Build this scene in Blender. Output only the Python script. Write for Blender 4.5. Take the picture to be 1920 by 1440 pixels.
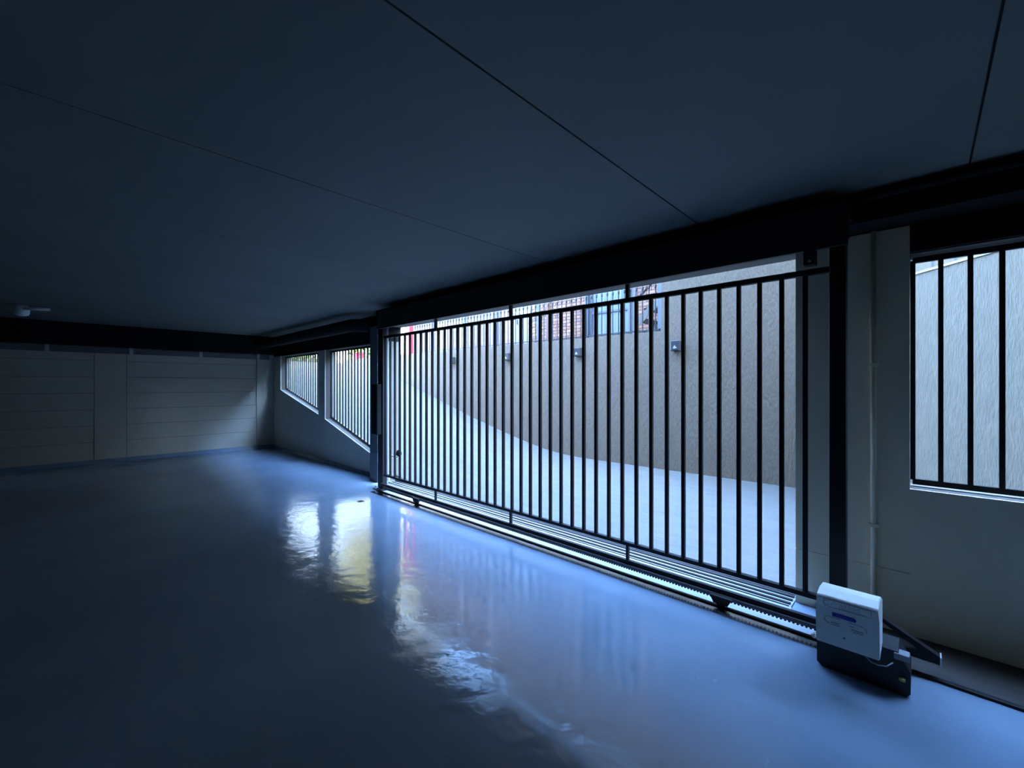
import bpy, bmesh, math, random
from mathutils import Vector, Matrix
random.seed(7)
scene = bpy.context.scene
COL = scene.collection
for o in list(bpy.data.objects):
    bpy.data.objects.remove(o)

# ------------------------------------------------------------------ camera
# X runs along the gate wall (towards the viewer's right), Y points out of the garage, Z up
CAM_H = 1.5
cam_d = bpy.data.cameras.new('camera')
cam = bpy.data.objects.new('camera', cam_d)
COL.objects.link(cam)
cam_d.sensor_fit = 'HORIZONTAL'
cam_d.sensor_width = 36.0
cam_d.lens = 36.0 * 802.0 / 1920.0
cam_d.shift_y = 3.0 / 1920.0
cam_d.clip_start = 0.05
cam_d.clip_end = 300
cam.location = (0, 0, CAM_H)
cam.rotation_euler = (math.pi / 2, 0, math.atan(772.0 / 802.0))
scene.camera = cam

# ------------------------------------------------------------------ sky and sun
SKY_STRENGTH = 4.2
SUN_STRENGTH = 30.0
SUN_EL = math.radians(45)
SUN_AZ = math.radians(-60)       # turned a little to the right of straight behind the building
world = bpy.data.worlds.new('sky')
scene.world = world
world.use_nodes = True
wn = world.node_tree
wn.nodes.clear()
sky = wn.nodes.new('ShaderNodeTexSky')
sky.sky_type = 'NISHITA'
sky.sun_disc = False
sky.sun_elevation = SUN_EL
sky.sun_rotation = math.pi + SUN_AZ
sky.air_density = 1.0
sky.dust_density = 2.0
sky.ozone_density = 1.0
bg = wn.nodes.new('ShaderNodeBackground')
bg.inputs['Strength'].default_value = SKY_STRENGTH
wo = wn.nodes.new('ShaderNodeOutputWorld')
tint = wn.nodes.new('ShaderNodeVectorMath')
tint.operation = 'MULTIPLY'
tint.inputs[1].default_value = (0.74, 0.97, 1.16)      # the camera's white balance leaves open sky blue
wn.links.new(sky.outputs[0], tint.inputs[0])
wn.links.new(tint.outputs[0], bg.inputs['Color'])
wn.links.new(bg.outputs[0], wo.inputs['Surface'])

sun_d = bpy.data.lights.new('sun', 'SUN')
sun_d.energy = SUN_STRENGTH
sun_d.angle = math.radians(0.6)
sun_d.color = (1.0, 0.90, 0.74)
sun = bpy.data.objects.new('sun', sun_d)
COL.objects.link(sun)
to_sun = Vector((math.sin(-SUN_AZ) * math.cos(SUN_EL), -math.cos(SUN_AZ) * math.cos(SUN_EL), math.sin(SUN_EL)))
sun.rotation_euler = to_sun.to_track_quat('Z', 'Y').to_euler()
sun.location = (0, -20, 30)

scene.view_settings.view_transform = 'Standard'
scene.view_settings.look = 'None'
scene.view_settings.gamma = 1.0
scene.view_settings.use_curve_mapping = False
scene.view_settings.exposure = 1.7

# ------------------------------------------------------------------ materials
MATS = {}


def material(name, col, rough=0.6, metal=0.0, spec=0.5, noise=None, bump=None, emit=None, coat=0.0):
    """noise = (scale, amount, stretch xyz); bump = (scale, strength, distance, stretch xyz)"""
    m = bpy.data.materials.new(name)
    m.use_nodes = True
    nt = m.node_tree
    b = nt.nodes['Principled BSDF']
    b.inputs['Base Color'].default_value = (*col, 1)
    b.inputs['Roughness'].default_value = rough
    b.inputs['Metallic'].default_value = metal
    b.inputs['Specular IOR Level'].default_value = spec
    b.inputs['Coat Weight'].default_value = coat
    tc = nt.nodes.new('ShaderNodeTexCoord')
    if noise:
        sc, amt, st = noise
        mp = nt.nodes.new('ShaderNodeMapping')
        mp.inputs['Scale'].default_value = st
        nt.links.new(tc.outputs['Object'], mp.inputs['Vector'])
        n = nt.nodes.new('ShaderNodeTexNoise')
        n.inputs['Scale'].default_value = sc
        n.inputs['Detail'].default_value = 5
        nt.links.new(mp.outputs[0], n.inputs['Vector'])
        r = nt.nodes.new('ShaderNodeMapRange')
        r.inputs['From Min'].default_value = 0.3
        r.inputs['From Max'].default_value = 0.7
        r.inputs['To Min'].default_value = 1 - amt
        r.inputs['To Max'].default_value = 1 + amt
        nt.links.new(n.outputs['Fac'], r.inputs['Value'])
        mx = nt.nodes.new('ShaderNodeVectorMath')
        mx.operation = 'SCALE'
        mx.inputs[0].default_value = col
        nt.links.new(r.outputs[0], mx.inputs['Scale'])
        nt.links.new(mx.outputs[0], b.inputs['Base Color'])
    if bump:
        sc, stg, dist, st = bump
        mp = nt.nodes.new('ShaderNodeMapping')
        mp.inputs['Scale'].default_value = st
        nt.links.new(tc.outputs['Object'], mp.inputs['Vector'])
        n = nt.nodes.new('ShaderNodeTexNoise')
        n.inputs['Scale'].default_value = sc
        n.inputs['Detail'].default_value = 4
        nt.links.new(mp.outputs[0], n.inputs['Vector'])
        bp = nt.nodes.new('ShaderNodeBump')
        bp.inputs['Strength'].default_value = stg
        bp.inputs['Distance'].default_value = dist
        nt.links.new(n.outputs['Fac'], bp.inputs['Height'])
        nt.links.new(bp.outputs[0], b.inputs['Normal'])
    if emit:
        b.inputs['Emission Color'].default_value = (*emit[0], 1)
        b.inputs['Emission Strength'].default_value = emit[1]
    MATS[name] = m
    return m


U1 = (1, 1, 1)
material('floor_paint', (0.205, 0.275, 0.355), rough=0.2, spec=0.33, noise=(1.3, 0.10, U1))
material('wall_paint', (0.58, 0.535, 0.43), rough=0.7, noise=(2.0, 0.05, U1), bump=(60, 0.15, 0.004, U1))
material('beige_paint', (0.90, 0.76, 0.52), rough=0.7, noise=(2.0, 0.05, U1), bump=(60, 0.15, 0.004, U1))
material('dark_wall', (0.62, 0.55, 0.42), rough=0.8)
material('ceiling_paint', (0.15, 0.158, 0.14), rough=0.75, noise=(0.8, 0.10, U1), bump=(120, 0.1, 0.002, U1))
material('charcoal_paint', (0.008, 0.0085, 0.0095), rough=0.85, spec=0.15)
material('seam_shadow', (0.02, 0.02, 0.02), rough=0.9)
material('black_steel', (0.009, 0.007, 0.0075), rough=0.5, spec=0.3)
material('galvanised', (0.36, 0.38, 0.39), rough=0.35, metal=0.2)
material('brushed_steel', (0.55, 0.55, 0.56), rough=0.16, metal=1.0, noise=(8, 0.12, (1, 20, 20)))
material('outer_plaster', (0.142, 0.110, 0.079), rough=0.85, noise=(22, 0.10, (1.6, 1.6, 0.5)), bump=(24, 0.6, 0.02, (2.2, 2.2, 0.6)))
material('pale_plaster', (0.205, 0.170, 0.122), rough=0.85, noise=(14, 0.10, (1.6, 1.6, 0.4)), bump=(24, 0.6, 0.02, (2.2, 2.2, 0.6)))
material('outer_trim', (0.135, 0.120, 0.098), rough=0.8, bump=(40, 0.3, 0.01, U1))
material('coping_white', (0.45, 0.45, 0.44), rough=0.5)
material('concrete', (0.066, 0.067, 0.062), rough=0.85, noise=(2.2, 0.10, (1, 3, 1)), bump=(9, 0.5, 0.03, (1, 9, 1)))
material('street', (0.16, 0.15, 0.135), rough=0.9, noise=(1.0, 0.1, U1))
material('upper_render', (0.20, 0.19, 0.17), rough=0.9)
material('mortar', (0.20, 0.172, 0.145), rough=0.9)
material('brick_a', (0.18, 0.085, 0.052), rough=0.85, noise=(30, 0.2, U1))
material('brick_b', (0.21, 0.115, 0.075), rough=0.85, noise=(30, 0.2, U1))
material('brick_c', (0.125, 0.066, 0.05), rough=0.85, noise=(30, 0.25, U1))
material('fence_grey', (0.15, 0.165, 0.19), rough=0.5)
material('fence_dark', (0.03, 0.03, 0.036), rough=0.5)
material('sheet_blue', (0.15, 0.175, 0.195), rough=0.5, noise=(1.5, 0.12, (1, 1, 0.4)))
material('sheet_pale', (0.26, 0.285, 0.30), rough=0.5, noise=(1.5, 0.12, (1, 1, 0.4)))
material('stair_steel', (0.25, 0.26, 0.25), rough=0.5)
material('red_paint', (0.62, 0.025, 0.04), rough=0.4)
material('yellow_paint', (0.85, 0.62, 0.12), rough=0.5)
material('leaf_green', (0.06, 0.11, 0.012), rough=0.6)
material('leaf_yellow', (0.34, 0.29, 0.03), rough=0.6)
material('bark', (0.10, 0.07, 0.05), rough=0.9)
material('cream_wall', (0.24, 0.21, 0.16), rough=0.8)
material('glass_dark', (0.06, 0.08, 0.10), rough=0.1)
material('motor_white', (0.92, 0.89, 0.77), rough=0.45, noise=(25, 0.03, U1))
material('motor_emboss', (0.50, 0.51, 0.47), rough=0.45)
material('motor_line', (0.25, 0.26, 0.24), rough=0.5)
material('motor_base', (0.012, 0.012, 0.014), rough=0.5)
material('label_blue', (0.03, 0.05, 0.42), rough=0.4)
material('label_light', (0.22, 0.30, 0.70), rough=0.4)
material('tray_grey', (0.16, 0.16, 0.155), rough=0.5)
material('clip_white', (0.55, 0.56, 0.54), rough=0.5)
material('fixture_white', (0.85, 0.87, 0.9), rough=0.4)
material('lamp_body', (0.02, 0.022, 0.028), rough=0.5)
material('lamp_lens', (0.38, 0.40, 0.42), rough=0.3)
material('brass', (0.45, 0.33, 0.08), rough=0.5)
material('cable_grey', (0.25, 0.26, 0.27), rough=0.5)
material('paper', (0.8, 0.8, 0.78), rough=0.8)
material('dry_leaf', (0.10, 0.06, 0.03), rough=0.8)
material('roof_tile', (0.25, 0.12, 0.09), rough=0.8)


def floor_relief():
    m = MATS['floor_paint']
    nt = m.node_tree
    b = nt.nodes['Principled BSDF']
    tc = nt.nodes.new('ShaderNodeTexCoord')
    mp = nt.nodes.new('ShaderNodeMapping')
    mp.inputs['Scale'].default_value = (1, 1, 1)
    n1 = nt.nodes.new('ShaderNodeTexNoise')
    n1.inputs['Scale'].default_value = 7
    n1.inputs['Detail'].default_value = 3
    n2 = nt.nodes.new('ShaderNodeTexNoise')
    n2.inputs['Scale'].default_value = 55
    n2.inputs['Detail'].default_value = 3
    nt.links.new(tc.outputs['Object'], mp.inputs['Vector'])
    nt.links.new(mp.outputs[0], n1.inputs['Vector'])
    nt.links.new(mp.outputs[0], n2.inputs['Vector'])
    b1 = nt.nodes.new('ShaderNodeBump')
    b1.inputs['Strength'].default_value = 0.13
    b1.inputs['Distance'].default_value = 0.03
    b2 = nt.nodes.new('ShaderNodeBump')
    b2.inputs['Strength'].default_value = 0.05
    b2.inputs['Distance'].default_value = 0.006
    nt.links.new(n1.outputs['Fac'], b1.inputs['Height'])
    nt.links.new(n2.outputs['Fac'], b2.inputs['Height'])
    nt.links.new(b1.outputs[0], b2.inputs['Normal'])
    nt.links.new(b2.outputs[0], b.inputs['Normal'])
    # patches of scuffed, duller coating
    n3 = nt.nodes.new('ShaderNodeTexNoise')
    n3.inputs['Scale'].default_value = 2.2
    n3.inputs['Detail'].default_value = 8
    n3.inputs['Roughness'].default_value = 0.7
    nt.links.new(mp.outputs[0], n3.inputs['Vector'])
    r = nt.nodes.new('ShaderNodeMapRange')
    r.inputs['From Min'].default_value = 0.4
    r.inputs['From Max'].default_value = 0.65
    r.inputs['To Min'].default_value = 0.09
    r.inputs['To Max'].default_value = 0.19
    nt.links.new(n3.outputs['Fac'], r.inputs['Value'])
    nt.links.new(r.outputs[0], b.inputs['Roughness'])


def floor_scuffs():
    # pale rubbed marks in loose clusters, printed on the coating
    nt = MATS['floor_paint'].node_tree
    b = nt.nodes['Principled BSDF']
    src = b.inputs['Base Color'].links[0].from_socket
    tc = nt.nodes.new('ShaderNodeTexCoord')
    fine = nt.nodes.new('ShaderNodeTexNoise')
    fine.inputs['Scale'].default_value = 26
    fine.inputs['Detail'].default_value = 6
    fine.inputs['Roughness'].default_value = 0.75
    big = nt.nodes.new('ShaderNodeTexNoise')
    big.inputs['Scale'].default_value = 1.7
    nt.links.new(tc.outputs['Object'], fine.inputs['Vector'])
    nt.links.new(tc.outputs['Object'], big.inputs['Vector'])
    r1 = nt.nodes.new('ShaderNodeMapRange')
    r1.inputs['From Min'].default_value = 0.61
    r1.inputs['From Max'].default_value = 0.68
    nt.links.new(fine.outputs['Fac'], r1.inputs['Value'])
    r2 = nt.nodes.new('ShaderNodeMapRange')
    r2.inputs['From Min'].default_value = 0.50
    r2.inputs['From Max'].default_value = 0.62
    nt.links.new(big.outputs['Fac'], r2.inputs['Value'])
    mul = nt.nodes.new('ShaderNodeMath')
    mul.operation = 'MULTIPLY'
    nt.links.new(r1.outputs[0], mul.inputs[0])
    nt.links.new(r2.outputs[0], mul.inputs[1])
    sc = nt.nodes.new('ShaderNodeMath')
    sc.operation = 'MULTIPLY'
    sc.inputs[1].default_value = 0.45
    nt.links.new(mul.outputs[0], sc.inputs[0])
    mx = nt.nodes.new('ShaderNodeMix')
    mx.data_type = 'RGBA'
    mx.inputs['B'].default_value = (0.42, 0.47, 0.52, 1)
    nt.links.new(sc.outputs[0], mx.inputs['Factor'])
    nt.links.new(src, mx.inputs['A'])
    nt.links.new(mx.outputs['Result'], b.inputs['Base Color'])


floor_relief()
floor_scuffs()


def brick_material(name, k):
    m = bpy.data.materials.new(name)
    m.use_nodes = True
    nt = m.node_tree
    b = nt.nodes['Principled BSDF']
    b.inputs['Roughness'].default_value = 0.85
    tc = nt.nodes.new('ShaderNodeTexCoord')
    sep = nt.nodes.new('ShaderNodeSeparateXYZ')
    cmb = nt.nodes.new('ShaderNodeCombineXYZ')
    add = nt.nodes.new('ShaderNodeMath')
    add.operation = 'ADD'
    nt.links.new(tc.outputs['Object'], sep.inputs[0])
    nt.links.new(sep.outputs['X'], add.inputs[0])
    nt.links.new(sep.outputs['Y'], add.inputs[1])
    nt.links.new(add.outputs[0], cmb.inputs['X'])
    nt.links.new(sep.outputs['Z'], cmb.inputs['Y'])
    t = nt.nodes.new('ShaderNodeTexBrick')
    t.inputs['Color1'].default_value = (0.28 * k, 0.15 * k, 0.10 * k, 1)
    t.inputs['Color2'].default_value = (0.33 * k, 0.20 * k, 0.14 * k, 1)
    t.inputs['Mortar'].default_value = (0.30 * k, 0.26 * k, 0.22 * k, 1)
    t.inputs['Scale'].default_value = 1.0
    t.inputs['Mortar Size'].default_value = 0.006
    t.inputs['Brick Width'].default_value = 0.23
    t.inputs['Row Height'].default_value = 0.086
    nt.links.new(cmb.outputs[0], t.inputs['Vector'])
    nt.links.new(t.outputs['Color'], b.inputs['Base Color'])
    bp = nt.nodes.new('ShaderNodeBump')
    bp.inputs['Strength'].default_value = 0.5
    bp.inputs['Distance'].default_value = 0.01
    bp.invert = True
    nt.links.new(t.outputs['Fac'], bp.inputs['Height'])
    nt.links.new(bp.outputs[0], b.inputs['Normal'])
    MATS[name] = m


brick_material('brickwork', 0.62)
brick_material('brickwork_far', 0.2)

# ------------------------------------------------------------------ builders


def wpos(o):
    p = Vector(o.location)
    while o.parent:
        o = o.parent
        p += Vector(o.location)
    return p


def tag(o, label=None, cat=None, group=None, kind=None):
    if label:
        o['label'] = label
    if cat:
        o['category'] = cat
    if group:
        o['group'] = group
    if kind:
        o['kind'] = kind
    return o


def empty(name, loc, label, cat, group=None):
    o = bpy.data.objects.new(name, None)
    o.empty_display_size = 0.05
    COL.objects.link(o)
    o.location = loc
    return tag(o, label, cat, group)


def link(name, me, world_loc, parent=None, mat=None):
    o = bpy.data.objects.new(name, me)
    COL.objects.link(o)
    if mat and not me.materials:
        me.materials.append(MATS[mat])
    if parent:
        o.parent = parent
        o.location = Vector(world_loc) - wpos(parent)
    else:
        o.location = world_loc
    return o


class MB:
    """collects world-space geometry for ONE mesh"""

    def __init__(self):
        self.bm = bmesh.new()

    def box(self, x0, x1, y0, y1, z0, z1, bevel=0.0, mi=0):
        bm = self.bm
        vs = [bm.verts.new((x, y, z)) for x in (x0, x1) for y in (y0, y1) for z in (z0, z1)]
        idx = [(0, 1, 3, 2), (4, 6, 7, 5), (0, 4, 5, 1), (2, 3, 7, 6), (0, 2, 6, 4), (1, 5, 7, 3)]
        fs = [bm.faces.new([vs[i] for i in f]) for f in idx]
        for f in fs:
            f.material_index = mi
        if bevel:
            es = set(e for f in fs for e in f.edges)
            bmesh.ops.bevel(bm, geom=list(es), offset=bevel, segments=2, affect='EDGES', profile=0.5)
        return self

    def prism_y(self, pts, y0, y1, mi=0):
        """pts: (x, z) outline extruded along Y"""
        bm = self.bm
        a = [bm.verts.new((x, y0, z)) for x, z in pts]
        b = [bm.verts.new((x, y1, z)) for x, z in pts]
        n = len(pts)
        fs = [bm.faces.new(a), bm.faces.new(b[::-1])]
        for i in range(n):
            fs.append(bm.faces.new([a[i], b[i], b[(i + 1) % n], a[(i + 1) % n]]))
        for f in fs:
            f.material_index = mi
        return self

    def prism_x(self, pts, x0, x1):
        """pts: (y, z) outline extruded along X"""
        bm = self.bm
        a = [bm.verts.new((x0, y, z)) for y, z in pts]
        b = [bm.verts.new((x1, y, z)) for y, z in pts]
        n = len(pts)
        bm.faces.new(a[::-1])
        bm.faces.new(b)
        for i in range(n):
            bm.faces.new([a[i], a[(i + 1) % n], b[(i + 1) % n], b[i]])
        return self

    def prism_z(self, pts, z0, z1):
        bm = self.bm
        a = [bm.verts.new((x, y, z0)) for x, y in pts]
        b = [bm.verts.new((x, y, z1)) for x, y in pts]
        n = len(pts)
        bm.faces.new(a[::-1])
        bm.faces.new(b)
        for i in range(n):
            bm.faces.new([a[i], a[(i + 1) % n], b[(i + 1) % n], b[i]])
        return self

    def tube(self, pts, r, seg=10, rr=None):
        bm = self.bm
        pts = [Vector(p) for p in pts]
        rings = []
        up = None
        for i, p in enumerate(pts):
            if i == 0:
                d = pts[1] - p
            elif i == len(pts) - 1:
                d = p - pts[i - 1]
            else:
                d = (pts[i + 1] - p).normalized() + (p - pts[i - 1]).normalized()
            d.normalize()
            if up is None:
                ref = Vector((0, 0, 1)) if abs(d.z) < 0.9 else Vector((1, 0, 0))
                up = d.cross(ref).normalized()
            up = (up - d * up.dot(d)).normalized()
            v = d.cross(up)
            rad = rr[i] if rr else r
            rings.append([bm.verts.new(p + (up * math.cos(a) + v * math.sin(a)) * rad)
                          for a in [2 * math.pi * k / seg for k in range(seg)]])
        for i in range(len(rings) - 1):
            for k in range(seg):
                bm.faces.new([rings[i][k], rings[i][(k + 1) % seg], rings[i + 1][(k + 1) % seg], rings[i + 1][k]])
        bm.faces.new(rings[0][::-1])
        bm.faces.new(rings[-1])
        return self

    def lathe(self, c, prof, seg=20):
        """prof: (radius, z) list, round about a vertical axis through c"""
        bm = self.bm
        rings = []
        for r, z in prof:
            rings.append([bm.verts.new((c[0] + r * math.cos(2 * math.pi * k / seg), c[1] + r * math.sin(2 * math.pi * k / seg), c[2] + z))
                          for k in range(seg)])
        for i in range(len(rings) - 1):
            for k in range(seg):
                bm.faces.new([rings[i][k], rings[i][(k + 1) % seg], rings[i + 1][(k + 1) % seg], rings[i + 1][k]])
        bm.faces.new(rings[0][::-1])
        bm.faces.new(rings[-1])
        return self

    def build(self, name, mats, parent=None, origin=None, smooth=False):
        bm = self.bm
        bmesh.ops.recalc_face_normals(bm, faces=bm.faces)
        if origin is None:
            xs = [v.co for v in bm.verts]
            origin = Vector(((min(c.x for c in xs) + max(c.x for c in xs)) / 2,
                             (min(c.y for c in xs) + max(c.y for c in xs)) / 2,
                             min(c.z for c in xs)))
        origin = Vector(origin)
        for v in bm.verts:
            v.co -= origin
        me = bpy.data.meshes.new(name)
        bm.to_mesh(me)
        bm.free()
        for m in ([mats] if isinstance(mats, str) else mats):
            me.materials.append(MATS[m])
        if smooth:
            for p in me.polygons:
                p.use_smooth = True
        return link(name, me, origin, parent)


def box(name, mat, x0, x1, y0, y1, z0, z1, parent=None, bevel=0.0):
    return MB().box(x0, x1, y0, y1, z0, z1, bevel).build(name, mat, parent)


def arc(c, r, a0, a1, n, plane):
    out = []
    for i in range(n + 1):
        a = a0 + (a1 - a0) * i / n
        ca, sa = r * math.cos(a), r * math.sin(a)
        if plane == 'xy':
            out.append((c[0] + ca, c[1] + sa, c[2]))
        elif plane == 'xz':
            out.append((c[0] + ca, c[1], c[2] + sa))
        else:
            out.append((c[0], c[1] + ca, c[2] + sa))
    return out


# ------------------------------------------------------------------ the setting: garage shell
YI, YO = 3.50, 3.72          # inner and outer face of the gate wall
XB = -11.45                  # back wall
XR = 4.2                     # far right end
YN = -8.0                    # wall behind the viewer
ZC = 2.65                    # ceiling

floor_o = MB().box(XB - 0.2, XR + 0.2, YN - 0.2, 3.38, -0.15, 0.0).box(XB - 0.2, -6.06, 3.38, YO, -0.15, 0.0).box(-0.64, XR + 0.2, 3.38, YO, -0.15, 0.0).build('floor', 'floor_paint')
tag(floor_o, 'glossy blue-grey painted concrete garage floor', None, None, 'structure')

# gate wall, one continuous masonry body with the openings left out
w = MB()
for (ya, yb, m1, m2) in ((YI, YI + 0.02, 0, 1), (YI + 0.02, YO, 2, 2)):
    w.box(XB, -10.99, ya, yb, 0, 2.2, mi=m1)
    w.prism_y([(-10.99, 0), (-8.78, 0), (-8.78, 0.92), (-10.99, 1.40)], ya, yb, mi=m1)
    w.box(-8.78, -8.47, ya, yb, 0, 2.2, mi=m1)
    w.prism_y([(-8.47, 0), (-6.55, 0), (-6.55, 0.345), (-8.47, 0.845)], ya, yb, mi=m1)
    w.box(-6.55, -6.06, ya, yb, 0, 2.2, mi=m1)
    w.box(-0.64, -0.06, ya, yb, 0.375, 2.46, mi=m2)
    w.box(-0.64, -0.06, ya, yb, 0, 0.37, mi=m2)
    w.box(-0.06, 2.4, ya, yb, 0, 0.88, mi=m2)
    w.box(2.4, XR, ya, yb, 0, 2.3, mi=m2)
wall_gate = w.build('wall_gate', ['wall_paint', 'beige_paint', 'outer_trim'])
tag(wall_gate, 'pale painted garage wall with the gate and window openings', None, None, 'structure')

material('pier_grey', (0.11, 0.125, 0.135), rough=0.65)
box('pilaster', 'pier_grey', -6.30, -6.06, 3.31, YI, 0.46, 2.42, wall_gate)
box('pilaster', 'pier_grey', -6.30, -6.06, 3.31, YI, 0.0, 0.455, wall_gate)
w = MB()
w.box(XB, -6.06, YI, YO, 2.2, ZC)
w.box(-6.06, -0.64, YI, YO, 2.435, ZC)
w.box(-0.64, -0.06, YI, YO, 2.46, ZC)
w.box(-0.06, XR, YI, YO, 2.3, ZC)
t = w.build('trim_1', 'charcoal_paint')
tag(t, 'charcoal painted lintel band above the openings', None, None, 'structure')
t = box('trim_2', 'charcoal_paint', -6.06, XR, 3.28, YI, 2.47, ZC)
tag(t, 'charcoal painted beam running above the sliding gate', None, None, 'structure')
t = box('trim_3', 'charcoal_paint', XB, XB + 0.32, YN, YI, 2.25, ZC)
tag(t, 'charcoal painted beam along the top of the back wall', None, None, 'structure')

# pale reveal linings: head of gate opening and windows seen from below
for n, (x0, x1, z) in enumerate([(-6.06, -0.64, 2.435), (-10.99, -8.78, 2.2), (-8.47, -6.55, 2.2), (-0.06, 2.4, 2.3)]):
    t = box('trim_%d' % (n + 4), 'outer_trim', x0 + 0.002, x1 - 0.002, YI + 0.03, YO, z - 0.006, z)
    tag(t, 'pale rendered soffit of an opening in the gate wall', None, None, 'structure')

# back wall: stacked precast planks between columns
wb = box('wall_back', 'seam_shadow', XB - 0.25, XB - 0.012, YN, YO, 0, ZC)
tag(wb, 'back wall of stacked pale concrete planks between columns', None, None, 'structure')
zj = [0.0, 0.415, 0.73, 1.04, 1.355, 1.665, 1.98, 2.30]
plank_cache = {}
cols = [(-7.99, -4.52), (-4.1, -0.07 + -0.0), (0.81, 3.11)]
bays = [(-8.0, -5.05), (-4.60, -2.35), (-1.9, 0.35), (0.815, 3.12)]
for (y0, y1) in bays:
    for k in range(len(zj) - 1):
        h = zj[k + 1] - zj[k]
        off = random.uniform(-0.002, 0.002)
        key = (round(y1 - y0, 3), round(h, 3))
        o = box('plank', 'wall_paint', XB - 0.03, XB + off, y0 + 0.003, y1 - 0.003, zj[k] + 0.0025, zj[k + 1] - 0.0025, wb, bevel=0.002)
for (y0, y1) in [(-5.05, -4.60), (-2.35, -1.9), (0.35, 0.815), (3.12, YI)]:
    box('column', 'wall_paint', XB - 0.03, XB + 0.006, y0 + 0.004, y1 - 0.004, 0.0, 2.30, wb)

bb = MB().prism_y([(XB, 0), (XB + 0.035, 0), (XB + 0.008, 0.075), (XB, 0.075)], YN, YI).build('baseboard_back', 'floor_paint')
tag(bb, 'blue-grey painted upstand at the foot of the back wall', None, None, 'structure')
bb = MB().prism_x([(YI, 0), (YI - 0.03, 0), (YI - 0.006, 0.05), (YI, 0.05)], XB, -6.30).build('baseboard_gate', 'floor_paint')
tag(bb, 'blue-grey painted upstand below the two sloping windows', None, None, 'structure')

wr = box('wall_right', 'dark_wall', XR, XR + 0.2, YN, YO, 0, ZC)
tag(wr, 'pale painted side wall beside the viewer', None, None, 'structure')
wr = box('wall_behind', 'dark_wall', XB - 0.2, XR + 0.2, YN - 0.2, YN, 0, ZC)
tag(wr, 'pale painted wall behind the viewer', None, None, 'structure')

# ceiling of wide boards, seams run towards the gate wall
ce = box('ceiling', 'seam_shadow', XB - 0.2, XR + 0.2, YN - 0.2, YO, ZC + 0.012, ZC + 0.3)
tag(ce, 'dark grey ceiling of wide boards with thin seams', None, None, 'structure')
seams = [XB]
seams += [-10.66, -9.30, -7.96, -6.60, -5.24, -3.88, -2.525, -1.157, 0.172, 1.53, 2.89]
seams.append(XR)
for a, b in zip(seams[:-1], seams[1:]):
    ga = 0.0045 if a > -2 else (0.003 if a > -3 else 0.0012)
    gb = 0.0045 if b > -2 else (0.003 if b > -3 else 0.0012)
    box('ceiling_board', 'ceiling_paint', a + ga, b - gb, YN, YI, ZC, ZC + 0.012, ce)

material('dark_strip', (0.045, 0.04, 0.035), rough=0.9, noise=(6, 0.25, U1))
t = box('trim_8', 'dark_strip', -0.30, XR, 3.08, YI, 0.0, 0.003)  # thin brown-grey strip laid over the floor, darker than the coating
tag(t, 'dark strip of floor along the foot of the right-hand wall', None, None, 'structure')

# unseen storeys above, stepped and extended to steer sun and shade over the lane
up = MB().box(-4.8, 32.0, YN - 2, YO, ZC + 0.3, 25.0).box(-13.0, -4.8, YN - 2, YO, ZC + 0.3, 5.5).box(XR + 0.2, 32.0, YN - 2, YO, -0.4, ZC + 0.3).build('wall_upper', 'upper_render')
tag(up, 'unseen rendered storeys above the garage, heights shaped for sun and shade', None, None, 'structure')

# ------------------------------------------------------------------ the setting: lane outside
PROF = [(6.0, 0.0), (-5.2, 0.0), (-5.9, 0.045), (-6.69, 0.20), (-7.58, 0.41), (-8.7, 0.70), (-10.17, 1.13), (-11.2, 1.42),
        (-12.5, 1.78), (-13.8, 2.10), (-15.0, 2.29), (-16.2, 2.36), (-17.0, 2.36)]


def ramp_z(x):
    for (xa, za), (xb, zb) in zip(PROF[:-1], PROF[1:]):
        if xb <= x <= xa:
            return za + (zb - za) * (xa - x) / (xa - xb)
    return 2.36


bm = bmesh.new()
xs = [6.0, 3, 0, -2, -4, -5] + [-5.2 - 0.3 * i for i in range(40)]
rows = []
for xx in xs:
    zz = (ramp_z(xx - 0.25) + ramp_z(xx) + ramp_z(xx + 0.25)) / 3
    y0 = 3.62 if xx > -11.6 else 3.62
    rows.append([bm.verts.new((xx, y0, zz)), bm.verts.new((xx, 7.45, zz)), bm.verts.new((xx, 7.45, -0.4)), bm.verts.new((xx, y0, -0.4))])
for a, b in zip(rows[:-1], rows[1:]):
    for k in range(4):
        bm.faces.new([a[k], a[(k + 1) % 4], b[(k + 1) % 4], b[k]])
bm.faces.new(rows[0])
bm.faces.new(rows[-1][::-1])
mb = MB()
mb.bm.free()
mb.bm = bm
dr = mb.build('driveway', 'concrete')
tag(dr, 'pale brushed concrete driveway ramp rising towards the street', None, None, 'structure')

# drain under the gate opening: channel, then grating bars
ch = box('drain_channel', 'motor_base', -6.06, -0.64, 3.38, 3.62, -0.16, -0.11)
tag(ch, 'dark drain channel across the gate opening', None, None, 'structure')
material('threshold_pale', (0.33, 0.345, 0.37), rough=0.6)
th = box('threshold', 'threshold_pale', -6.06, -0.64, 3.21, 3.385, 0.0, 0.004)
tag(th, 'pale strip of threshold between gate and drain', None, None, 'structure')
gr = empty('drain_grating', (-3.35, 3.50, 0.0), 'long steel drain grating of parallel bars across the gate opening', 'drain grating')
for (y, wd) in ((3.402, 0.010), (3.450, 0.024), (3.513, 0.026), (3.575, 0.028)):
    box('grating_bar', 'black_steel', -5.98, -0.66, y - wd / 2, y + wd / 2, -0.03, 0.004, gr)
box('grating_bed', 'threshold_pale', -6.0, -0.65, 3.39, 3.61, -0.05, -0.004, gr)

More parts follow.
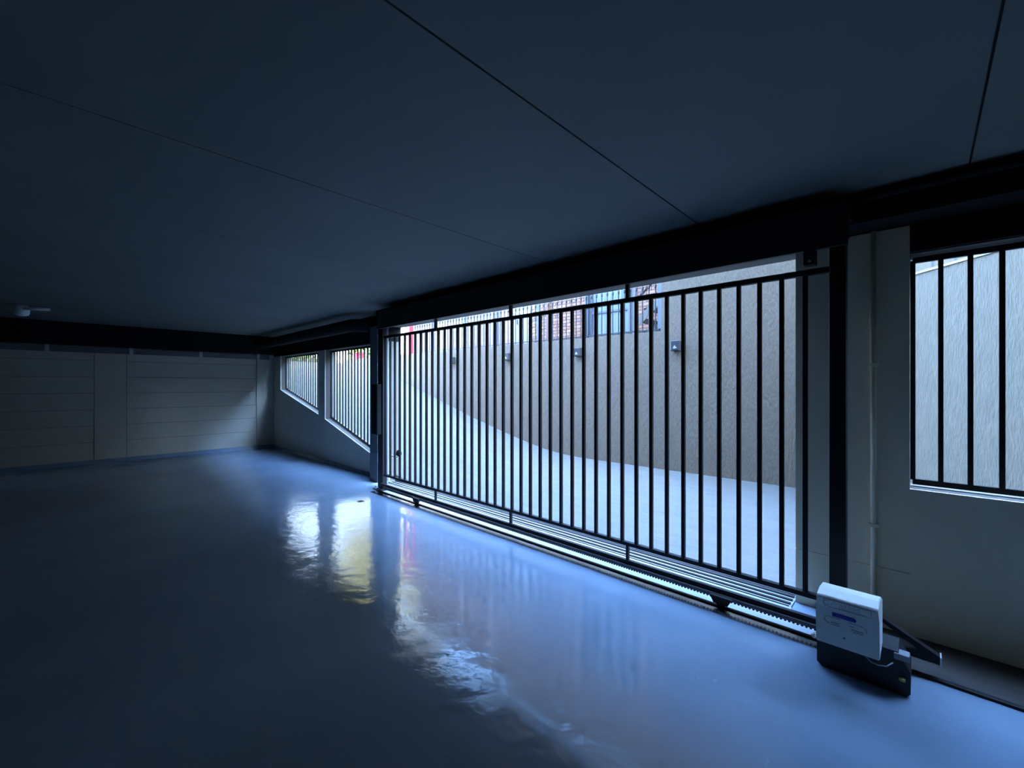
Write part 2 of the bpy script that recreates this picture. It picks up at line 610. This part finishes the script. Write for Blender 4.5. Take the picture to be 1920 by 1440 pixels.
# boundary wall across the lane
w = MB()
w.box(-16.2, -3.40, 7.40, 7.65, -0.4, 2.485)
w.box(-3.40, -0.40, 7.40, 7.65, -0.4, 4.3)
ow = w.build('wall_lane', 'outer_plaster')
tag(ow, 'long beige scratch-plastered boundary wall across the driveway', None, None, 'structure')

d = Vector((0.6728, -0.7398))
p0 = Vector((-0.46, 7.43))
p1 = p0 + d * 6.0
nrm = Vector((0.7398, 0.6728)) * 0.25
w = MB().prism_z([p0, p1, p1 + nrm, p0 + nrm], -0.4, 2.82)
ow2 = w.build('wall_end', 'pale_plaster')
tag(ow2, 'pale scratch-plastered wall closing the lane behind the right-hand window', None, None, 'structure')
w = MB().prism_z([p0 - nrm * 0.06, p1 - nrm * 0.06, p1 + nrm * 1.06, p0 + nrm * 1.06], 2.82, 2.845)
o = w.build('coping', 'coping_white', ow2)

yard = box('yard', 'street', -60, 40, 7.6, 60, 2.1, 2.40)
tag(yard, 'ground level behind the boundary wall', None, None, 'structure')
st = box('street', 'street', -60, -16.1, -30, 60, 2.0, 2.36)
tag(st, 'sunlit pale street at the top of the ramp', None, None, 'structure')
o = box('side_ground', 'street', -16.1, -11.7, -30, 3.62, 0.5, 1.9)
tag(o, 'ground beside the ramp at the end of the building', None, None, 'structure')

# ------------------------------------------------------------------ sliding gate
GY = 3.10
g = empty('sliding_gate', (-2.95, GY, 0.0), 'long black steel sliding gate with vertical bars across the opening', 'gate')
box('top_rail', 'black_steel', -5.48, -0.395, GY - 0.018, GY + 0.018, 2.163, 2.197, g)
box('bottom_rail', 'black_steel', -5.48, -0.20, GY - 0.018, GY + 0.018, 0.226, 0.254, g)
box('lower_beam', 'black_steel', -5.58, 0.06, GY - 0.016, GY + 0.014, 0.074, 0.112, g)
bar_me = None
x = -0.517
n = 0
while x > -5.47:
    if bar_me is None:
        o = box('bar', 'black_steel', x - 0.012, x + 0.012, GY - 0.012, GY + 0.012, 0.254, 2.163, g)
        bar_me = o.data
    else:
        link('bar', bar_me, (x, GY, 0.254), g)
    x -= 0.1233
    n += 1
for x in (-4.27, -3.0, -1.702):
    box('lower_post', 'black_steel', x - 0.011, x + 0.011, GY - 0.012, GY + 0.012, 0.112, 0.226, g)
    box('upper_post', 'black_steel', x - 0.014, x + 0.014, GY - 0.014, GY + 0.014, 2.197, 2.36, g)
# toothed rack bolted along the beam
rk = box('rack', 'tray_grey', -5.45, -0.05, GY - 0.034, GY - 0.016, 0.058, 0.082, g)
bm = bmesh.new()
mb = MB()
xx = -5.44
while xx < -0.06:
    mb.box(xx, xx + 0.011, GY - 0.034, GY - 0.019, 0.050, 0.058)
    xx += 0.022
tag(mb.build('rack_teeth', 'black_steel', rk), None, None, None, 'stuff')
# tail end behind the motor: brace down to the beam's end plate
MB().prism_y([(-0.20, 0.254), (-0.19, 0.226), (0.045, 0.085), (0.065, 0.112)], GY - 0.02, GY + 0.02).build('tail_brace', 'black_steel', g)
box('end_plate', 'clip_white', 0.06, 0.066, GY - 0.03, GY + 0.03, 0.066, 0.118, g)
# wheel carriers
for x in (-4.62, -0.985):
    c = MB().prism_y([(x - 0.07, 0.078), (x + 0.07, 0.078), (x + 0.045, 0.03), (x - 0.045, 0.03)], GY - 0.06, GY - 0.03).build('wheel_housing', 'black_steel', g)
    m = MB()
    m.tube([(x, GY - 0.055, 0.035), (x, GY - 0.02, 0.035)], 0.03, 16)
    m.build('wheel', 'black_steel', c)
# latch bar near the closing post
box('latch_pin', 'fixture_white', -5.46, -5.22, GY + 0.06, GY + 0.075, 0.505, 0.52, g)
MB().lathe((-5.22, GY + 0.07, 0.52), [(0.01, 0), (0.035, 0.02), (0.04, 0.05), (0.02, 0.09)], 12).build('latch_knob', 'black_steel', g, smooth=True)

# track on the floor
tr = empty('gate_track', (-2.0, 3.05, 0.0), 'low steel floor track under the sliding gate', 'track')
box('base_plate', 'brushed_steel', -5.62, -0.36, 2.955, 3.05, 0.0, 0.005, tr)
box('far_plate', 'galvanised', -5.55, -0.36, 3.075, 3.20, 0.0, 0.004, tr)
m = MB().box(-5.62, 1.8, 3.045, 3.075, 0.0, 0.014, bevel=0.003)
m.build('rail', 'black_steel', tr)
# overhead guide channel
gc = empty('gate_guide', (-2.95, 3.12, 2.31), 'black overhead guide channel the sliding gate runs in', 'guide rail')
MB().box(-5.62, -0.31, 3.06, 3.09, 2.305, 2.56).build('front_flange', 'black_steel', gc)
MB().box(-5.62, -0.31, 3.13, 3.28, 2.48, 2.56).build('top_flange', 'black_steel', gc)
MB().box(-5.62, -0.31, 3.11, 3.14, 2.35, 2.56).build('rear_flange', 'black_steel', gc)
o = MB().box(-0.52, -0.462, 3.06, 3.13, 2.222, 2.31).build('roller_bracket', 'black_steel', gc)
MB().tube([(-0.49, 3.05, 2.24), (-0.49, 3.062, 2.24)], 0.008, 8).build('bolt', 'cable_grey', o)

# posts at both ends of the gate
p = empty('gate_post', (-0.367, 3.19, 0.0), 'black square steel post beside the gate motor', 'post')
box('shaft', 'black_steel', -0.407, -0.327, 3.15, 3.23, 0.012, 2.475, p, bevel=0.004)
box('foot_plate', 'black_steel', -0.44, -0.29, 3.14, 3.27, 0.004, 0.012, p)
p = empty('gate_post', (-5.57, 3.1, 0.0), 'black steel closing post with catch box at the far end of the gate', 'post')
box('shaft', 'black_steel', -5.765, -5.62, 3.15, 3.22, 0.014, 2.47, p, bevel=0.004)
box('catch_box', 'charcoal_paint', -5.78, -5.62, 3.06, 3.13, 0.80, 1.52, p, bevel=0.004)
box('foot_plate', 'black_steel', -5.74, -5.52, 3.06, 3.22, 0.004, 0.014, p)
for (x, y) in ((-5.71, 3.09), (-5.71, 3.19)):
    MB().tube([(x, y, 0.014), (x, y, 0.05)], 0.010, 8).build('bolt', 'cable_grey', p)

# ------------------------------------------------------------------ window grilles
BY = 3.63


def grille(name, x0, x1, zb0, zb1, zt, first, step, label):
    """bars between a top rail and a (sloping) bottom rail"""
    r = empty(name, ((x0 + x1) / 2, BY, min(zb0, zb1)), label, 'window grille', 'black window grilles')

    def zb(x):
        return zb0 + (zb1 - zb0) * (x - x0) / (x1 - x0)
    box('top_rail', 'black_steel', x0 + 0.01, x1 - 0.01, BY - 0.012, BY + 0.012, zt - 0.045, zt - 0.012, r)
    MB().prism_y([(x0 + 0.01, zb(x0) + 0.012), (x1 - 0.01, zb(x1) + 0.012), (x1 - 0.01, zb(x1) + 0.045), (x0 + 0.01, zb(x0) + 0.045)], BY - 0.012, BY + 0.012).build('bottom_rail', 'black_steel', r)
    x = first
    while x < x1 - 0.005:
        box('bar', 'black_steel', x - 0.0115, x + 0.0115, BY - 0.0115, BY + 0.0115, zb(x) + 0.04, zt - 0.03, r)
        x += step


grille('window_grille', -10.99, -8.78, 1.40, 0.92, 2.2, -10.97, 0.122, 'barred grille in the far sloping window nearest the back wall')
grille('window_grille', -8.47, -6.55, 0.845, 0.345, 2.2, -8.45, 0.122, 'barred grille in the sloping window next to the sliding gate')
grille('window_grille', -0.06, 2.4, 0.88, 0.88, 2.3, -0.048, 0.1215, 'barred grille in the level window right of the gate motor')

# ------------------------------------------------------------------ gate motor
mo = empty('gate_motor', (-0.27, 2.78, 0.0), 'white boxy gate motor with blue sticker on a black base', 'gate motor')
MB().prism_y([(-0.415, 0.02), (-0.39, 0.0), (-0.06, 0.0), (-0.045, 0.02), (-0.045, 0.12), (-0.09, 0.205), (-0.415, 0.205)], 2.80, 2.96).build('base', 'motor_base', mo)
# cover: front face, chamfered ridge along the top, sides slightly tapered
X0, X1 = -0.398, -0.150
YF, YB_ = 2.655, 2.86
bm = bmesh.new()
prof = [(YF + 0.006, 0.197), (YF, 0.380), (YF - 0.004, 0.383), (YF - 0.016, 0.434), (YF - 0.008, 0.444), (YF + 0.070, 0.455), (YB_ - 0.03, 0.440), (YB_, 0.42), (YB_, 0.197)]
mb = MB()
mb.bm.free()
mb.bm = bm
va = [bm.verts.new((X0 + (0.006 if z > 0.43 else 0), y, z)) for y, z in prof]
vb = [bm.verts.new((X1 - (0.004 if z > 0.43 else 0), y, z)) for y, z in prof]
bm.faces.new(va)
bm.faces.new(vb[::-1])
for i in range(len(prof)):
    j = (i + 1) % len(prof)
    bm.faces.new([va[i], vb[i], vb[j], va[j]])
bmesh.ops.bevel(bm, geom=list(bm.edges), offset=0.003, segments=2, affect='EDGES')
cover = mb.build('cover', 'motor_white', mo)
# raised nameplate frame on the ridge band with embossed, unreadable relief
yb = YF - 0.0055


def yp_(z):
    return YF - 0.0045 - (z - 0.383) * 0.235


xa, xb_ = X0 + 0.035, X1 - 0.03
def relief(nm, lines, r, mat):
    w = MB()
    for ln in lines:
        w.tube([(x, yp_(z), z) for x, z in ln], r, 5)
    return w.build(nm, mat, cover)


relief('nameplate_frame', [[(xa, 0.392), (xa, 0.430), (xb_, 0.430), (xb_, 0.392), (xa, 0.392)]], 0.0012, 'motor_emboss')
marks = [[(xa + 0.012 + 0.016 * math.cos(a), 0.411 + 0.011 * math.sin(a)) for a in [i * 0.6 for i in range(2, 10)]],
         [(xa + 0.030, 0.402), (xa + 0.040, 0.424), (xa + 0.052, 0.416)],
         [(xa + 0.06, 0.397), (xb_ - 0.02, 0.397)]]
for i in range(5):
    xx = xa + 0.062 + i * 0.017
    marks.append([(xx, 0.402), (xx + 0.002, 0.421), (xx + 0.009, 0.417), (xx + 0.010, 0.402)])
relief('embossed_mark', marks, 0.0011, 'motor_emboss')
# blue sticker below the ridge
ys = YF - 0.0015
stk = MB().prism_y([(X0 + 0.068, 0.366), (X0 + 0.152, 0.366), (X0 + 0.162, 0.358), (X0 + 0.160, 0.347), (X0 + 0.068, 0.347)], ys, ys + 0.003).build('sticker', 'label_blue', cover)
w = MB()
w.tube([(X0 + 0.082 + i * 0.009, ys - 0.0004, 0.3555 + 0.0022 * math.sin(i * 1.9)) for i in range(8)], 0.0011, 5)
w.build('sticker_print', 'label_light', stk)
# pressed oval outline and short lines
w = MB()
yl = YF + 0.001 
w.tube([(X0 + 0.035, yl, 0.318), (X0 + 0.037, yl, 0.332), (X0 + 0.048, yl, 0.340), (X0 + 0.10, yl, 0.340)], 0.0009, 5)
w.tube([(X0 + 0.130, yl, 0.336), (X0 + 0.185, yl, 0.336), (X0 + 0.200, yl, 0.326), (X0 + 0.202, yl, 0.312)], 0.0009, 5)
for (a, b, z) in ((0.062, 0.095, 0.314), (0.062, 0.095, 0.304), (0.142, 0.190, 0.307), (0.150, 0.185, 0.297), (0.135, 0.150, 0.322)):
    w.tube([(X0 + a, yl, z), (X0 + b, yl, z)], 0.0011, 5)
w.tube([(X0 + 0.035, yl, 0.318), (X0 + 0.055, yl, 0.306)], 0.0009, 5)
w.build('pressed_lines', 'motor_line', cover)
MB().tube([(X0 + 0.115, YF + 0.004, 0.253), (X0 + 0.115, YF + 0.0005, 0.253)], 0.0035, 10).build('screw_hole', 'motor_base', cover)
MB().tube([(X0 - 0.012, 2.70, 0.19), (X0 - 0.02, 2.69, 0.205), (X0 - 0.004, 2.675, 0.225)], 0.008, 8).build('side_clip', 'motor_white', mo)
box('release_lever', 'cable_grey', -0.105, -0.048, 2.79, 2.85, 0.170, 0.200, mo, bevel=0.004)
MB().lathe((-0.075, 2.785, 0.075), [(0.004, 0), (0.012, 0.004), (0.012, 0.016), (0.004, 0.02)], 10).build('drain_cap', 'brass', mo)
cb = MB().tube([(-0.20, 2.665, 0.195), (-0.18, 2.66, 0.180), (-0.155, 2.665, 0.174), (-0.125, 2.67, 0.180), (-0.105, 2.70, 0.192)], 0.003, 6).build('cable', 'cable_grey', mo, smooth=True)

# ------------------------------------------------------------------ pipes and wiring inside
m = MB()
zp, yp, rp = 2.455, 3.13, 0.10
pts = [(XB + 0.33, yp, zp)]
pts += [(-10.5, yp, zp), (-9.0, yp, zp), (-7.5, yp, zp), (-6.62, yp, zp)]
pts += arc((-6.62, yp + 0.2, zp), 0.2, -math.pi / 2, 0, 8, 'xy')[1:]
pts += [(-6.42, YI + 0.02, zp)]
m.tube(pts, rp, 18)
o = m.build('drain_pipe', 'charcoal_paint', smooth=True)
tag(o, 'thick charcoal painted pipe along the beam above the sloping windows', 'pipe')

m = MB().tube([(-3.13, 3.255, 2.605), (XR, 3.255, 2.605)], 0.022, 10)
o = m.build('beam_conduit', 'charcoal_paint', smooth=True)
tag(o, 'thin dark conduit in the corner between ceiling and gate beam', 'conduit')

cw = empty('wall_conduit', (-0.226, 3.485, 0.3), 'pale vertical conduit on the pier beside the black gate post', 'conduit')
MB().tube([(-0.226, 3.485, 0.16), (-0.226, 3.485, 2.46)], 0.0145, 12).build('pipe', 'beige_paint', cw, smooth=True)
for z in (0.62, 1.62):
    box('saddle_clip', 'beige_paint', -0.252, -0.200, 3.468, 3.5, z, z + 0.02, cw)

ct = empty('cable_tray', (XB + 0.05, 1.0, 2.12), 'long grey cable trunking at the top of the back wall', 'cable tray')
box('trunking', 'tray_grey', XB + 0.008, XB + 0.07, -7.5, 3.38, 2.125, 2.235, ct)
for y in (-6.0, -4.85, -3.7, -2.55, -1.4, -0.26, 0.88, 2.02, 3.13):
    box('bracket', 'clip_white', XB + 0.008, XB + 0.078, y - 0.028, y + 0.028, 2.118, 2.25, ct)

o = MB().tube([(XB + 0.02, 3.125, 0.0), (XB + 0.02, 3.125, 2.12)], 0.014, 10).build('wall_conduit', 'wall_paint', smooth=True)
tag(o, 'slim vertical conduit down the back wall near the window corner', 'conduit')

fx = empty('ceiling_fixture', (-9.35, -0.46, 2.65), 'small pale round fitting with a short tube under the dark ceiling', 'ceiling fixture')
MB().lathe((-9.35, -0.46, 2.50), [(0.03, 0), (0.07, 0.015), (0.082, 0.05), (0.085, 0.10), (0.07, 0.15)], 20).build('drum', 'fixture_white', fx, smooth=True)
MB().tube([(-9.28, -0.44, 2.60), (-9.22, -0.18, 2.615)], 0.02, 10).build('tube', 'fixture_white', fx, smooth=True)

# floor litter
bm = bmesh.new()
mb = MB()
mb.bm.free()
mb.bm = bm
v = [bm.verts.new(c) for c in [(-5.30, 2.60, 0.002), (-5.25, 2.645, 0.012), (-5.19, 2.66, 0.003), (-5.24, 2.60, 0.006)]]
bm.faces.new(v)
bmesh.ops.solidify(bm, geom=list(bm.faces), thickness=0.001)
tag(mb.build('dead_leaf', 'dry_leaf'), 'curled brown leaf lying on the floor in front of the gate', 'leaf')
bm = bmesh.new()
mb = MB()
mb.bm.free()
mb.bm = bm
v = [bm.verts.new(c) for c in [(-2.885, 1.945, 0.002), (-2.865, 1.95, 0.006), (-2.855, 1.963, 0.002), (-2.875, 1.962, 0.003)]]
bm.faces.new(v)
bmesh.ops.solidify(bm, geom=list(bm.faces), thickness=0.001)
tag(mb.build('paper_scrap', 'paper'), 'tiny white scrap lying on the shiny floor', 'paper scrap')

# ------------------------------------------------------------------ lights on the boundary wall
names = ['closest to the red pole', 'second from the red pole', 'third from the red pole', 'below the tall wall section']
proto = None
for i, x in enumerate((-9.36, -7.236, -5.183, -3.114)):
    lab = 'small dark box light on the beige lane wall, ' + names[i]
    r = empty('wall_light', (x, 7.40, 2.10), lab, 'wall light', 'box lights along the lane wall')
    if proto is None:
        b = MB().box(x - 0.075, x + 0.075, 7.30, 7.40, 2.105, 2.285, bevel=0.012).build('housing', 'lamp_body', r)
        w = MB()
        w.box(x - 0.025, x + 0.020, 7.296, 7.303, 2.145, 2.170)
        w.box(x - 0.012, x + 0.012, 7.296, 7.303, 2.170, 2.195)
        w.box(x + 0.024, x + 0.036, 7.296, 7.303, 2.150, 2.165)
        e = w.build('lens', 'lamp_lens', r)
        s = MB().box(x - 0.079, x - 0.072, 7.31, 7.39, 2.125, 2.27).build('side_plate', 'lamp_lens', r)
        proto = [(o.name.split('.')[0], o.data, o.location.copy()) for o in (b, e, s)]
    else:
        for nm, me, lc in proto:
            o = bpy.data.objects.new(nm, me)
            COL.objects.link(o)
            o.parent = r
            o.location = lc

# ------------------------------------------------------------------ palisade fence on the boundary wall
FY = 7.50
ZW = 2.485
fe = empty('palisade_fence', (-7.4, FY, ZW), 'thin dark picket fence with grey posts on top of the lane wall', 'fence')
box('lower_rail', 'fence_dark', -11.45, -3.47, FY - 0.012, FY + 0.012, ZW + 0.03, ZW + 0.055, fe)
box('upper_rail', 'fence_dark', -11.45, -3.47, FY - 0.012, FY + 0.012, ZW + 1.45, ZW + 1.475, fe)
pk = None
x = -11.4
while x < -3.5:
    if pk is None:
        m = MB()
        m.box(x - 0.0075, x + 0.0075, FY - 0.0075, FY + 0.0075, ZW, ZW + 1.7)
        m.lathe((x, FY, ZW + 0.80), [(0.008, 0), (0.021, 0.02), (0.021, 0.065), (0.008, 0.085)], 8)
        pk = m.build('picket', 'fence_dark', fe).data
    else:
        link('picket', pk, (x, FY, ZW), fe)
    x += 0.1265
po = None
for x in (-10.52, -9.03, -7.76, -6.40, -5.08, -4.09, -3.48):
    if po is None:
        po = box('fence_post', 'fence_grey', x - 0.04, x + 0.04, FY + 0.01, FY + 0.06, ZW, ZW + 1.9, fe).data
    else:
        link('fence_post', po, (x, FY + 0.035, ZW), fe)

sh = empty('sheeted_gate', (-4.55, 7.62, 2.40), 'pale blue sheet-clad yard gate behind the picket fence', 'gate')
w = MB()
for i in range(11):
    xx = -4.97 + i * 0.077
    w.prism_z([(xx, 7.60), (xx + 0.04, 7.592), (xx + 0.077, 7.60), (xx + 0.077, 7.607), (xx + 0.04, 7.600), (xx, 7.607)], 2.56, 4.4)
w.build('sheet', 'sheet_pale', sh)
box('frame_rail', 'fence_grey', -4.97, -4.12, 7.575, 7.592, 2.98, 3.02, sh)
box('frame_rail', 'fence_grey', -4.97, -4.12, 7.575, 7.592, 2.52, 2.56, sh)
box('frame_rail', 'fence_grey', -4.97, -4.12, 7.575, 7.592, 4.36, 4.40, sh)
box('gate_stile', 'fence_grey', -5.09, -4.97, 7.57, 7.65, 2.40, 4.45, sh)
box('gate_stile', 'fence_grey', -4.12, -4.06, 7.57, 7.65, 2.40, 4.45, sh)

# steel stair behind the fence, rising to the right
sr = empty('steel_stair', (-4.1, 8.2, 2.40), 'open steel stair climbing behind the fence beside the tall wall', 'stair')


def strip(x0, z0, x1, z1, h, y0, y1, mat, nm):
    MB().prism_y([(x0, z0), (x1, z1), (x1, z1 + h), (x0, z0 + h)], y0, y1).build(nm, mat, sr)


strip(-4.62, 2.40, -3.1, 3.72, 0.17, 8.15, 8.20, 'stair_steel', 'stringer')
strip(-4.62, 2.40, -3.1, 3.72, 0.17, 8.95, 9.0, 'stair_steel', 'stringer')
for i in range(7):
    xx = -4.55 + i * 0.235
    zz = 2.64 + i * 0.2045
    box('tread', 'fence_dark', xx - 0.06, xx + 0.20, 8.20, 8.95, zz, zz + 0.04, sr)
strip(-4.35, 3.20, -3.1, 4.28, 0.04, 8.15, 8.19, 'fence_dark', 'handrail')
for xx in (-4.30, -3.70, -3.15):
    zb = 2.55 + (xx + 4.62) * 0.868
    box('baluster', 'fence_grey', xx - 0.015, xx + 0.015, 8.155, 8.185, zb, zb + 0.72, sr)
box('landing', 'fence_dark', -3.1, -2.0, 8.15, 9.0, 3.84, 3.90, sr)
box('landing_post', 'fence_grey', -3.1, -3.04, 8.15, 8.21, 2.40, 4.9, sr)
box('landing_post', 'fence_grey', -2.06, -2.0, 8.94, 9.0, 2.40, 4.9, sr)

# ------------------------------------------------------------------ brick houses beyond
HY = 9.30
hx0, hx1 = -9.4, 6.0
h1 = empty('brick_house', (-2, 12, 2.40), 'near red brick house directly behind the steel stair', 'house')
BZ0, BZ1 = 2.658, 4.292      # band of single bricks that shows above the lane wall
BX0, BX1 = -8.90, -4.0
w = MB()
w.box(hx0, BX0, HY, 15, 2.4, 8.0)
w.box(BX1, hx1, HY, 15, 2.4, 8.0)
w.box(BX0, BX1, HY, 15, BZ1, 8.0)
w.box(BX0, BX1, HY, 15, 2.4, BZ0)
body = w.build('wall', 'brickwork', h1, origin=(0, HY, 0))
mort = box('mortar_bed', 'mortar', BX0, BX1, HY + 0.012, 14.9, BZ0, BZ1, h1)
MB().prism_x([(HY - 0.3, 7.95), (15.3, 7.95), (12.1, 8.6)], hx0 - 0.2, hx1 + 0.2).build('roof', 'roof_tile', h1)
bw, bh = 0.222, 0.076
bricks = {}
for mname in ('brick_a', 'brick_b', 'brick_c'):
    me = bpy.data.meshes.new('brick')
    bmm = bmesh.new()
    bmesh.ops.create_cube(bmm, size=1.0)
    for v in bmm.verts:
        v.co = Vector((v.co.x * bw, v.co.y * 0.05, v.co.z * bh))
    bmm.to_mesh(me)
    bmm.free()
    me.materials.append(MATS[mname])
    bricks[mname] = me
nb = 0
DX0, DX1 = -8.77, -8.20      # the pale door
row = 0
z = BZ0 + 0.043
pool = []
while z < BZ1:
    x = BX0 + 0.115 + (0.116 if row % 2 else 0)
    while x < BX1:
        if not (DX0 - 0.1 < x < DX1 + 0.1 and z < 4.2):
            pool.append((x, z))
        x += 0.232
    z += 0.086
    row += 1
pool.sort(key=lambda p: (p[1] > 4.1, p[0]))
rest = MB()
for (x, z) in pool:
    # the ones hidden behind the sheet-clad gate stay joined
    ug = x * 7.6 / HY
    if (-4.97 < ug < -4.12) or nb >= 290:
        rest.box(x - bw / 2, x + bw / 2, HY - 0.025, HY + 0.025, z - bh / 2, z + bh / 2)
        continue
    nm = random.choice(['brick_a', 'brick_a', 'brick_b', 'brick_b', 'brick_c'])
    link('brick', bricks[nm], (x, HY + random.uniform(-0.002, 0.003), z), h1)
    nb += 1
tag(rest.build('brick_rest', 'brick_a', h1), None, None, None, 'stuff')
dd = box('door', 'sheet_blue', DX0, DX1, HY - 0.02, HY + 0.03, 2.4, 4.5, h1)
box('door_handle', 'fence_dark', DX0 + 0.04, DX0 + 0.08, HY - 0.05, HY - 0.02, 3.32, 3.45, dd)
box('downpipe', 'brick_c', -7.55, -7.47, HY - 0.10, HY - 0.03, 2.4, 8.0, h1)
for xx in (-2.6, 0.6, 3.2):
    f = box('window_frame', 'coping_white', xx, xx + 1.3, HY - 0.03, HY + 0.02, 5.4, 6.7, h1)
    box('pane', 'glass_dark', xx + 0.06, xx + 0.62, HY - 0.035, HY - 0.03, 5.46, 6.64, f)
    box('pane', 'glass_dark', xx + 0.68, xx + 1.24, HY - 0.035, HY - 0.03, 5.46, 6.64, f)

h2 = empty('brick_house', (-15, 14, 2.40), 'far orange brick house behind the left end of the picket fence', 'house')
w = MB().box(-19.5, -10.0, 12.6, 18, 2.4, 10.8)
w.build('wall', 'brickwork_far', h2)
MB().prism_x([(12.2, 10.75), (18.4, 10.75), (15.3, 12.0)], -19.8, -9.8).build('roof', 'roof_tile', h2)
dd = box('door', 'sheet_blue', -17.1, -16.4, 12.55, 12.62, 2.4, 4.6, h2)
box('door_handle', 'fence_dark', -16.52, -16.48, 12.50, 12.55, 3.4, 3.6, dd)
for xx in (-15.3, -13.3):
    box('downpipe', 'fence_grey', xx, xx + 0.1, 12.50, 12.57, 2.4, 10.75, h2)

# pale building behind the end wall, with a balustrade
h3 = empty('pale_house', (3, 12, 2.4), 'pale rendered house above the coping in the right-hand window', 'house')
box('wall', 'cream_wall', -1.2, 9, 8.9, 9.2, 2.4, 6.5, h3)
for i in range(12):
    xx = -0.35 + i * 0.22
    box('baluster', 'fence_grey', xx - 0.015, xx + 0.015, 8.3, 8.33, 2.4, 3.5, h3)
box('handrail', 'fence_grey', -0.45, 2.3, 8.29, 8.34, 3.5, 3.54, h3)

# ------------------------------------------------------------------ street end: red pole, box, hedges, trees
rp_ = empty('red_pole', (-11.93, 7.78, 2.40), 'broad red pole with yellow head beside the top of the ramp', 'pole')
box('shaft', 'red_paint', -12.32, -12.05, 7.70, 7.86, 2.45, 4.7, rp_, bevel=0.02)
box('head', 'yellow_paint', -12.35, -12.02, 7.68, 7.88, 4.7, 5.7, rp_, bevel=0.02)
box('foot', 'red_paint', -12.37, -12.00, 7.66, 7.90, 2.40, 2.50, rp_)

rb = empty('red_box', (-19.0, 9.47, 2.36), 'red street box standing beyond the top of the ramp', 'street box')
box('body', 'red_paint', -19.3, -19.0, 9.28, 9.66, 2.50, 3.0, rb, bevel=0.02)
box('lid', 'red_paint', -19.33, -18.97, 9.26, 9.68, 3.0, 3.04, rb, bevel=0.01)
box('plinth', 'fence_grey', -19.25, -19.05, 9.34, 9.60, 2.36, 2.50, rb)


def leafy(parent, mat, c, rad, n, size, seed, boxy=False):
    rnd = random.Random(seed)
    vs, fs = [], []
    for i in range(n):
        if boxy:
            p = Vector((rnd.uniform(-1, 1), rnd.uniform(-1, 1), rnd.uniform(-1, 1)))
            k = rnd.choice((0, 1, 2))
            p[k] = math.copysign(rnd.uniform(0.75, 1), p[k])
        else:
            while True:
                p = Vector((rnd.uniform(-1, 1), rnd.uniform(-1, 1), rnd.uniform(-1, 1)))
                if 0.25 < p.length < 1:
                    break
            p *= 0.8 + 0.25 * math.sin(p.x * 5 + seed) * math.cos(p.z * 4)
        q = Vector(c) + Vector((p.x * rad[0], p.y * rad[1], p.z * rad[2]))
        a = Vector((rnd.gauss(0, 1), rnd.gauss(0, 1), rnd.gauss(0, 1))).normalized()
        b = a.orthogonal().normalized()
        s = size * rnd.uniform(0.6, 1.3)
        k = len(vs)
        vs += [q - a * s, q + b * s * 0.5 + a * s * 0.2, q + a * s, q - b * s * 0.5 + a * s * 0.2]
        fs.append((k, k + 1, k + 2, k + 3))
    og = wpos(parent)
    me = bpy.data.meshes.new('foliage')
    me.from_pydata([v - og for v in vs], [], fs)
    me.materials.append(MATS[mat])
    o = bpy.data.objects.new('foliage', me)
    COL.objects.link(o)
    o.parent = parent
    return o


def tree(name, label, base, h, rad, mat, seed, cat='tree'):
    r = empty(name, base, label, cat)
    x, y, z = base
    MB().tube([(x, y, z), (x + 0.1, y, z + h * 0.3), (x, y + 0.1, z + h * 0.6)], 0.15, 8, [0.2, 0.15, 0.08]).build('trunk', 'bark', r, smooth=True)
    for k in range(4):
        a = k * 1.6 + seed
        MB().tube([(x + 0.05, y, z + h * 0.4), (x + rad[0] * 0.6 * math.cos(a), y + rad[1] * 0.6 * math.sin(a), z + h * 0.72)], 0.05, 6, [0.08, 0.03]).build('branch', 'bark', r)
    leafy(r, mat, (x, y, z + h * 0.68), rad, 3800, 0.16, seed)
    return r


tree('street_tree', 'yellow-green tree beyond the top of the ramp', (-22.5, 12.2, 2.36), 8.2, (2.2, 2.2, 3.0), 'leaf_yellow', 3)
r = empty('hedge', (-24, 8.4, 2.36), 'sunlit green hedge across the street beyond the far window', 'hedge')
leafy(r, 'leaf_green', (-24, 8.6, 3.3), (0.6, 1.7, 0.95), 4200, 0.10, 5, True)
box('stem_row', 'bark', -24.2, -23.8, 7.2, 10.0, 2.36, 3.0, r)
r = empty('hedge', (-24.5, 13.2, 2.36), 'dark green shrub behind the red street box', 'hedge')
leafy(r, 'leaf_green', (-24.5, 13.0, 3.6), (0.7, 1.2, 1.3), 3000, 0.12, 8, True)
box('stem_row', 'bark', -24.6, -24.4, 12.2, 13.8, 2.36, 3.0, r)
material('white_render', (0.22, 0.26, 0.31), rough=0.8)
ab = empty('sky_screen_block', (-36, 6, 2.36), 'pale block added across the street to screen bright sky from the floor reflections', 'added building')
MB().box(-42, -35, -14, 30, 2.36, 16.0).box(-42, -35.2, 20, 30, 16.4, 26.0).build('wall', 'white_render', ab)  # block added across the street, tall enough to dim sky reflections in the floor
box('roof', 'roof_tile', -42.4, -34.6, -14.4, 30.4, 16.0, 16.4, ab)
for fl in range(4):
    for k in range(9):
        yy = -11 + k * 4.4
        zz = 3.4 + fl * 3.1
        f = box('window_frame', 'coping_white', -35.0, -34.95, yy, yy + 1.6, zz, zz + 1.4, ab)
        box('pane', 'glass_dark', -34.95, -34.94, yy + 0.08, yy + 0.76, zz + 0.08, zz + 1.32, f)
        box('pane', 'glass_dark', -34.95, -34.94, yy + 0.84, yy + 1.52, zz + 0.08, zz + 1.32, f)
fw = box('garden_wall', 'cream_wall', -28.3, -28, -6, 24, 2.36, 4.2)
tag(fw, 'sunlit cream garden wall along the far side of the street', 'wall')
MATS_DONE = True
print('bars', n, 'bricks', nb, 'objects', len(bpy.data.objects))
